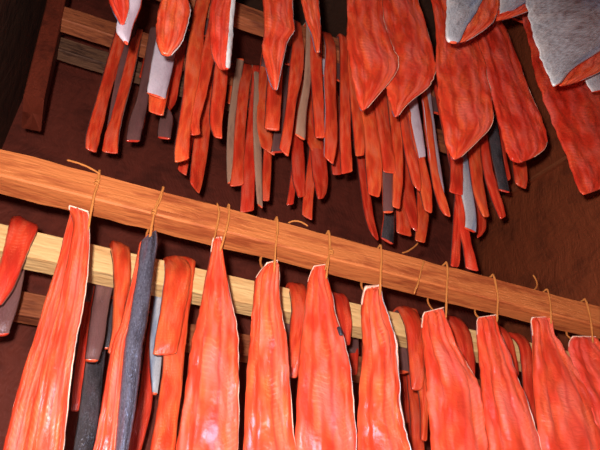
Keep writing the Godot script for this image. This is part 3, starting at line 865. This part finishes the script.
func front_fillets() -> void:
	var g := "salmon tied by the tail to the brown beam"
	var z := -0.995
	fillet("leftmost tied salmon, two pink-red halves with deep lengthwise grooves", [
		{"rows": [[69, 208, 88, 214], [73, 224, 89, 228], [70, 245, 89, 248], [64, 275, 87, 275], [58, 305, 83, 305], [50, 335, 77, 335], [42, 365, 72, 365], [35, 400, 68, 400], [27, 440, 64, 440], [20, 485, 58, 485], [22, 525, 46, 525]], "z": z + 0.012, "t": 0.024, "m": 0, "edge": true, "wr": 0, "grooves": 0.9, "left_edge": 2},
		{"rows": [[70, 213, 79, 215], [64, 235, 76, 235], [58, 260, 71, 260], [50, 285, 66, 285], [42, 310, 60, 310], [35, 335, 54, 335], [25, 365, 46, 365], [15, 400, 36, 400], [5, 440, 28, 440], [-6, 485, 18, 485], [-12, 520, 6, 520]], "z": z - 0.018, "t": 0.02, "m": 0, "grooves": 0.4}], g)
	fillet("tied salmon with dark speckled skin turned outward on its right half", [
		{"rows": [[142, 241, 156, 231], [140, 252, 157, 246], [139, 265, 154, 262], [134, 295, 150, 295], [129, 325, 146, 325], [125, 345, 142, 345], [121, 390, 137, 390], [118, 425, 132, 425], [115, 455, 127, 455], [109, 495, 120, 495]], "z": z + 0.012, "t": 0.022, "flip": true, "skin": "skin_speckled", "m": 0, "grooves": 0.0, "power": 2.3, "wl": 2, "wr": 2},
		{"rows": [[139, 244, 148, 240], [135, 265, 144, 262], [128, 295, 138, 295], [120, 325, 132, 325], [112, 345, 127, 345], [104, 390, 123, 390], [98, 425, 120, 425], [93, 450, 118, 450], [84, 490, 112, 490], [84, 520, 100, 520]], "z": z, "t": 0.02, "m": 0, "grooves": 0.8}], g)
	fillet("tied red fillet with thin tail, first fillet right of the speckled-skin fish", [
		{"rows": [[213, 240, 221, 239], [211, 252, 222, 255], [206, 275, 226, 275], [202, 298, 230, 298], [196, 325, 236, 325], [191, 345, 238, 345], [187, 375, 238, 375], [182, 410, 238, 410], [177, 445, 237, 445], [172, 490, 236, 490], [178, 535, 228, 535]], "z": z, "t": 0.026, "m": 0, "edge": true, "wr": 0}], g)
	fillet("tied red fillet with slanted tail cut, left neighbour of the centre fillet", [
		{"rows": [[266, 265, 277, 262], [256, 278, 279, 273], [254, 292, 279, 290], [252, 315, 281, 315], [250, 340, 286, 340], [247, 370, 288, 370], [245, 410, 291, 410], [243, 450, 295, 450], [242, 495, 294, 495], [250, 535, 284, 535]], "z": z, "t": 0.026, "m": 2, "edge": true, "wr": 0}], g)
	var centre := fillet("tied red fillet in the lower centre with a dark spot at right edge", [
		{"rows": [[313, 268, 325, 266], [308, 282, 328, 282], [305, 310, 334, 308], [302, 335, 341, 333], [299, 365, 349, 362], [297, 400, 353, 400], [295, 450, 356, 450], [294, 495, 355, 495], [305, 535, 343, 535]], "z": z, "t": 0.026, "m": 0, "edge": true, "edge_r": 0.0011, "wr": 1}], g)
	var spot := smooth_path([on(338, 327, -0.987), on(340, 331, -0.986), on(341, 336, -0.987)], 4)
	part("dark_spot", tube(spot, 0.0045, 8, centre.position), M.fin, centre)
	fillet("tied orange-red fillet with bright white belly edge right of centre", [
		{"rows": [[365, 289, 380, 287], [362, 305, 382, 303], [362, 325, 388, 322], [363, 350, 396, 345], [360, 385, 398, 385], [358, 415, 400, 410], [358, 440, 406, 440], [358, 465, 411, 465], [362, 505, 407, 505], [370, 535, 395, 535]], "z": z, "t": 0.026, "m": 2, "edge": true, "edge_r": 0.0030, "wr": 2}], g)
	fillet("tied red fillet with broad double tail, fourth from the right", [
		{"rows": [[423, 314, 443, 309], [422, 328, 446, 320], [423, 345, 453, 340], [425, 365, 466, 362], [427, 390, 478, 385], [429, 415, 482, 412], [431, 446, 486, 446], [434, 490, 488, 490], [446, 525, 478, 525]], "z": z, "t": 0.026, "m": 0, "edge": true, "wr": 0}], g)
	fillet("tied red fillet with pale streak from its tail, third from the right", [
		{"rows": [[477, 319, 496, 316], [477, 335, 499, 330], [479, 355, 507, 350], [481, 380, 517, 376], [483, 405, 527, 402], [488, 446, 541, 446], [493, 485, 548, 485], [506, 520, 542, 520]], "z": z, "t": 0.024, "m": 0, "edge": true, "edge_r": 0.0011, "wr": 1}], g)
	fillet("tied red fillet with square white-rimmed tail, second from the right", [
		{"rows": [[531, 319, 551, 318], [533, 336, 553, 333], [533, 355, 563, 350], [533, 380, 578, 376], [535, 405, 590, 400], [540, 440, 603, 436], [548, 475, 611, 472], [562, 508, 600, 508]], "z": z, "t": 0.026, "m": 0, "edge": true, "wr": 0}], g)
	fillet("tied red fillet cut off by the right edge, rounded white-rimmed tail", [
		{"rows": [[571, 338, 595, 338], [569, 347, 599, 346], [572, 362, 612, 362], [579, 385, 628, 385], [588, 410, 642, 410], [600, 450, 655, 450], [618, 485, 650, 485]], "z": z, "t": 0.026, "m": 1, "edge": true, "wr": 0}], g)

# =================================================================== twine
func twine(label: String, x_top: float, x_ridge: float, tail: Array, back: Array, o := {}) -> void:
	var r := 0.0024
	var zf: float = RAILS.beam.zf + 0.004
	var zb: float = RAILS.beam.zb - 0.004
	var pt := on(x_top, 147.0 + 0.2640 * x_top, zf)
	var pr := on(x_ridge, 177.0 + 0.2460 * x_ridge, zf)
	var y_top: float = EYE.y + RAILS.beam.yt - 0.014 * pt.x + 0.004
	var y_bot: float = EYE.y + RAILS.beam.yb - 0.014 * pt.x - 0.003
	var f := on(tail[0], tail[1], -0.976)
	var b := on(back[0], back[1], -1.006)
	var pts := [f, Vector3(pr.x, y_bot + 0.004, zf), Vector3(lerpf(pr.x, pt.x, 0.5) + 0.002, (y_top + y_bot) * 0.5, zf), Vector3(pt.x, y_top - 0.002, zf), Vector3(pt.x, y_top + 0.002, zf - 0.010), Vector3(pt.x + 0.004, y_top + 0.001, zb + 0.008), Vector3(pt.x + 0.004, y_top - 0.004, zb), Vector3(b.x, y_bot, zb), b]
	var t := thing("twine_loop", label, "twine", f, "twine loops on the brown beam")
	part("loop", tube(smooth_path(pts, 5), r, 8, f, 900.0, 0.22), M.twine, t)
	if o.has("knot"):
		var kc := on(o.knot[0], o.knot[1], zf + 0.003)
		var kp := []
		for i in 22:
			var q := i * 0.62
			kp.append(kc + Vector3(cos(q) * 0.0036, -0.007 + i * 0.00066, sin(q) * 0.0036))
		part("knot", tube(kp, r * 0.9, 6, f, 900.0, 0.2), M.twine, t)
	for e in o.get("ends", []):
		var ep := []
		for p in e:
			ep.append(on(p[0], p[1], zf + (p[2] if p.size() > 2 else 0.003)))
		part("loose_end", tube(smooth_path(ep, 5), r * 0.85, 6, f, 900.0, 0.2), M.twine, t)

func twines() -> void:
	twine("twine from beam to the leftmost tied salmon, loose end pointing left", 99, 93, [88, 230], [84, 224], {"knot": [97, 182], "ends": [[[100, 174], [90, 168], [78, 163], [67, 160, 0.012]]]})
	twine("knotted twine holding the speckled-skin salmon", 163, 154, [148, 249], [147, 240], {"knot": [154, 212], "ends": [[[155, 207], [160, 196], [164, 187, 0.006]]]})
	twine("twine with split strands holding the thin-tailed fillet", 229, 226, [220, 251], [218, 246], {"ends": [[[217, 203, 0.0], [219, 212], [217, 226], [214, 239, 0.006]]]})
	twine("twine holding the fillet with the slanted tail cut", 277, 276, [274, 272], [264, 270], {})
	twine("twine holding the lower centre fillet, loose end curling above the beam", 329, 329, [326, 279], [317, 272], {"knot": [331, 252], "ends": [[[332, 248], [328, 258], [325, 270]], [[308, 226, 0.0], [301, 222, -0.004], [294, 221, -0.01], [288, 223, -0.02]]]})
	twine("twine holding the white-edged fillet", 381, 381, [380, 296], [368, 293], {"ends": [[[402, 253, 0.0], [408, 251, -0.006], [414, 247, -0.012], [418, 243, -0.016]]]})
	twine("twine holding the double-tailed fillet", 447, 447, [446, 318], [437, 314], {"ends": [[[424, 261, 0.0], [421, 271], [418, 283], [414, 294, 0.004]]]})
	twine("twine holding the fillet with the pale streak", 494, 498, [497, 322], [485, 322], {})
	twine("twine holding the square-tailed fillet, loose end curling on the beam", 548, 551, [551, 324], [546, 322], {"ends": [[[534, 290, 0.0], [537, 286, -0.004], [536, 280, -0.008], [533, 275, -0.01]]]})
	twine("twine holding the fillet cut off by the right edge", 586, 591, [593, 343], [578, 341], {})
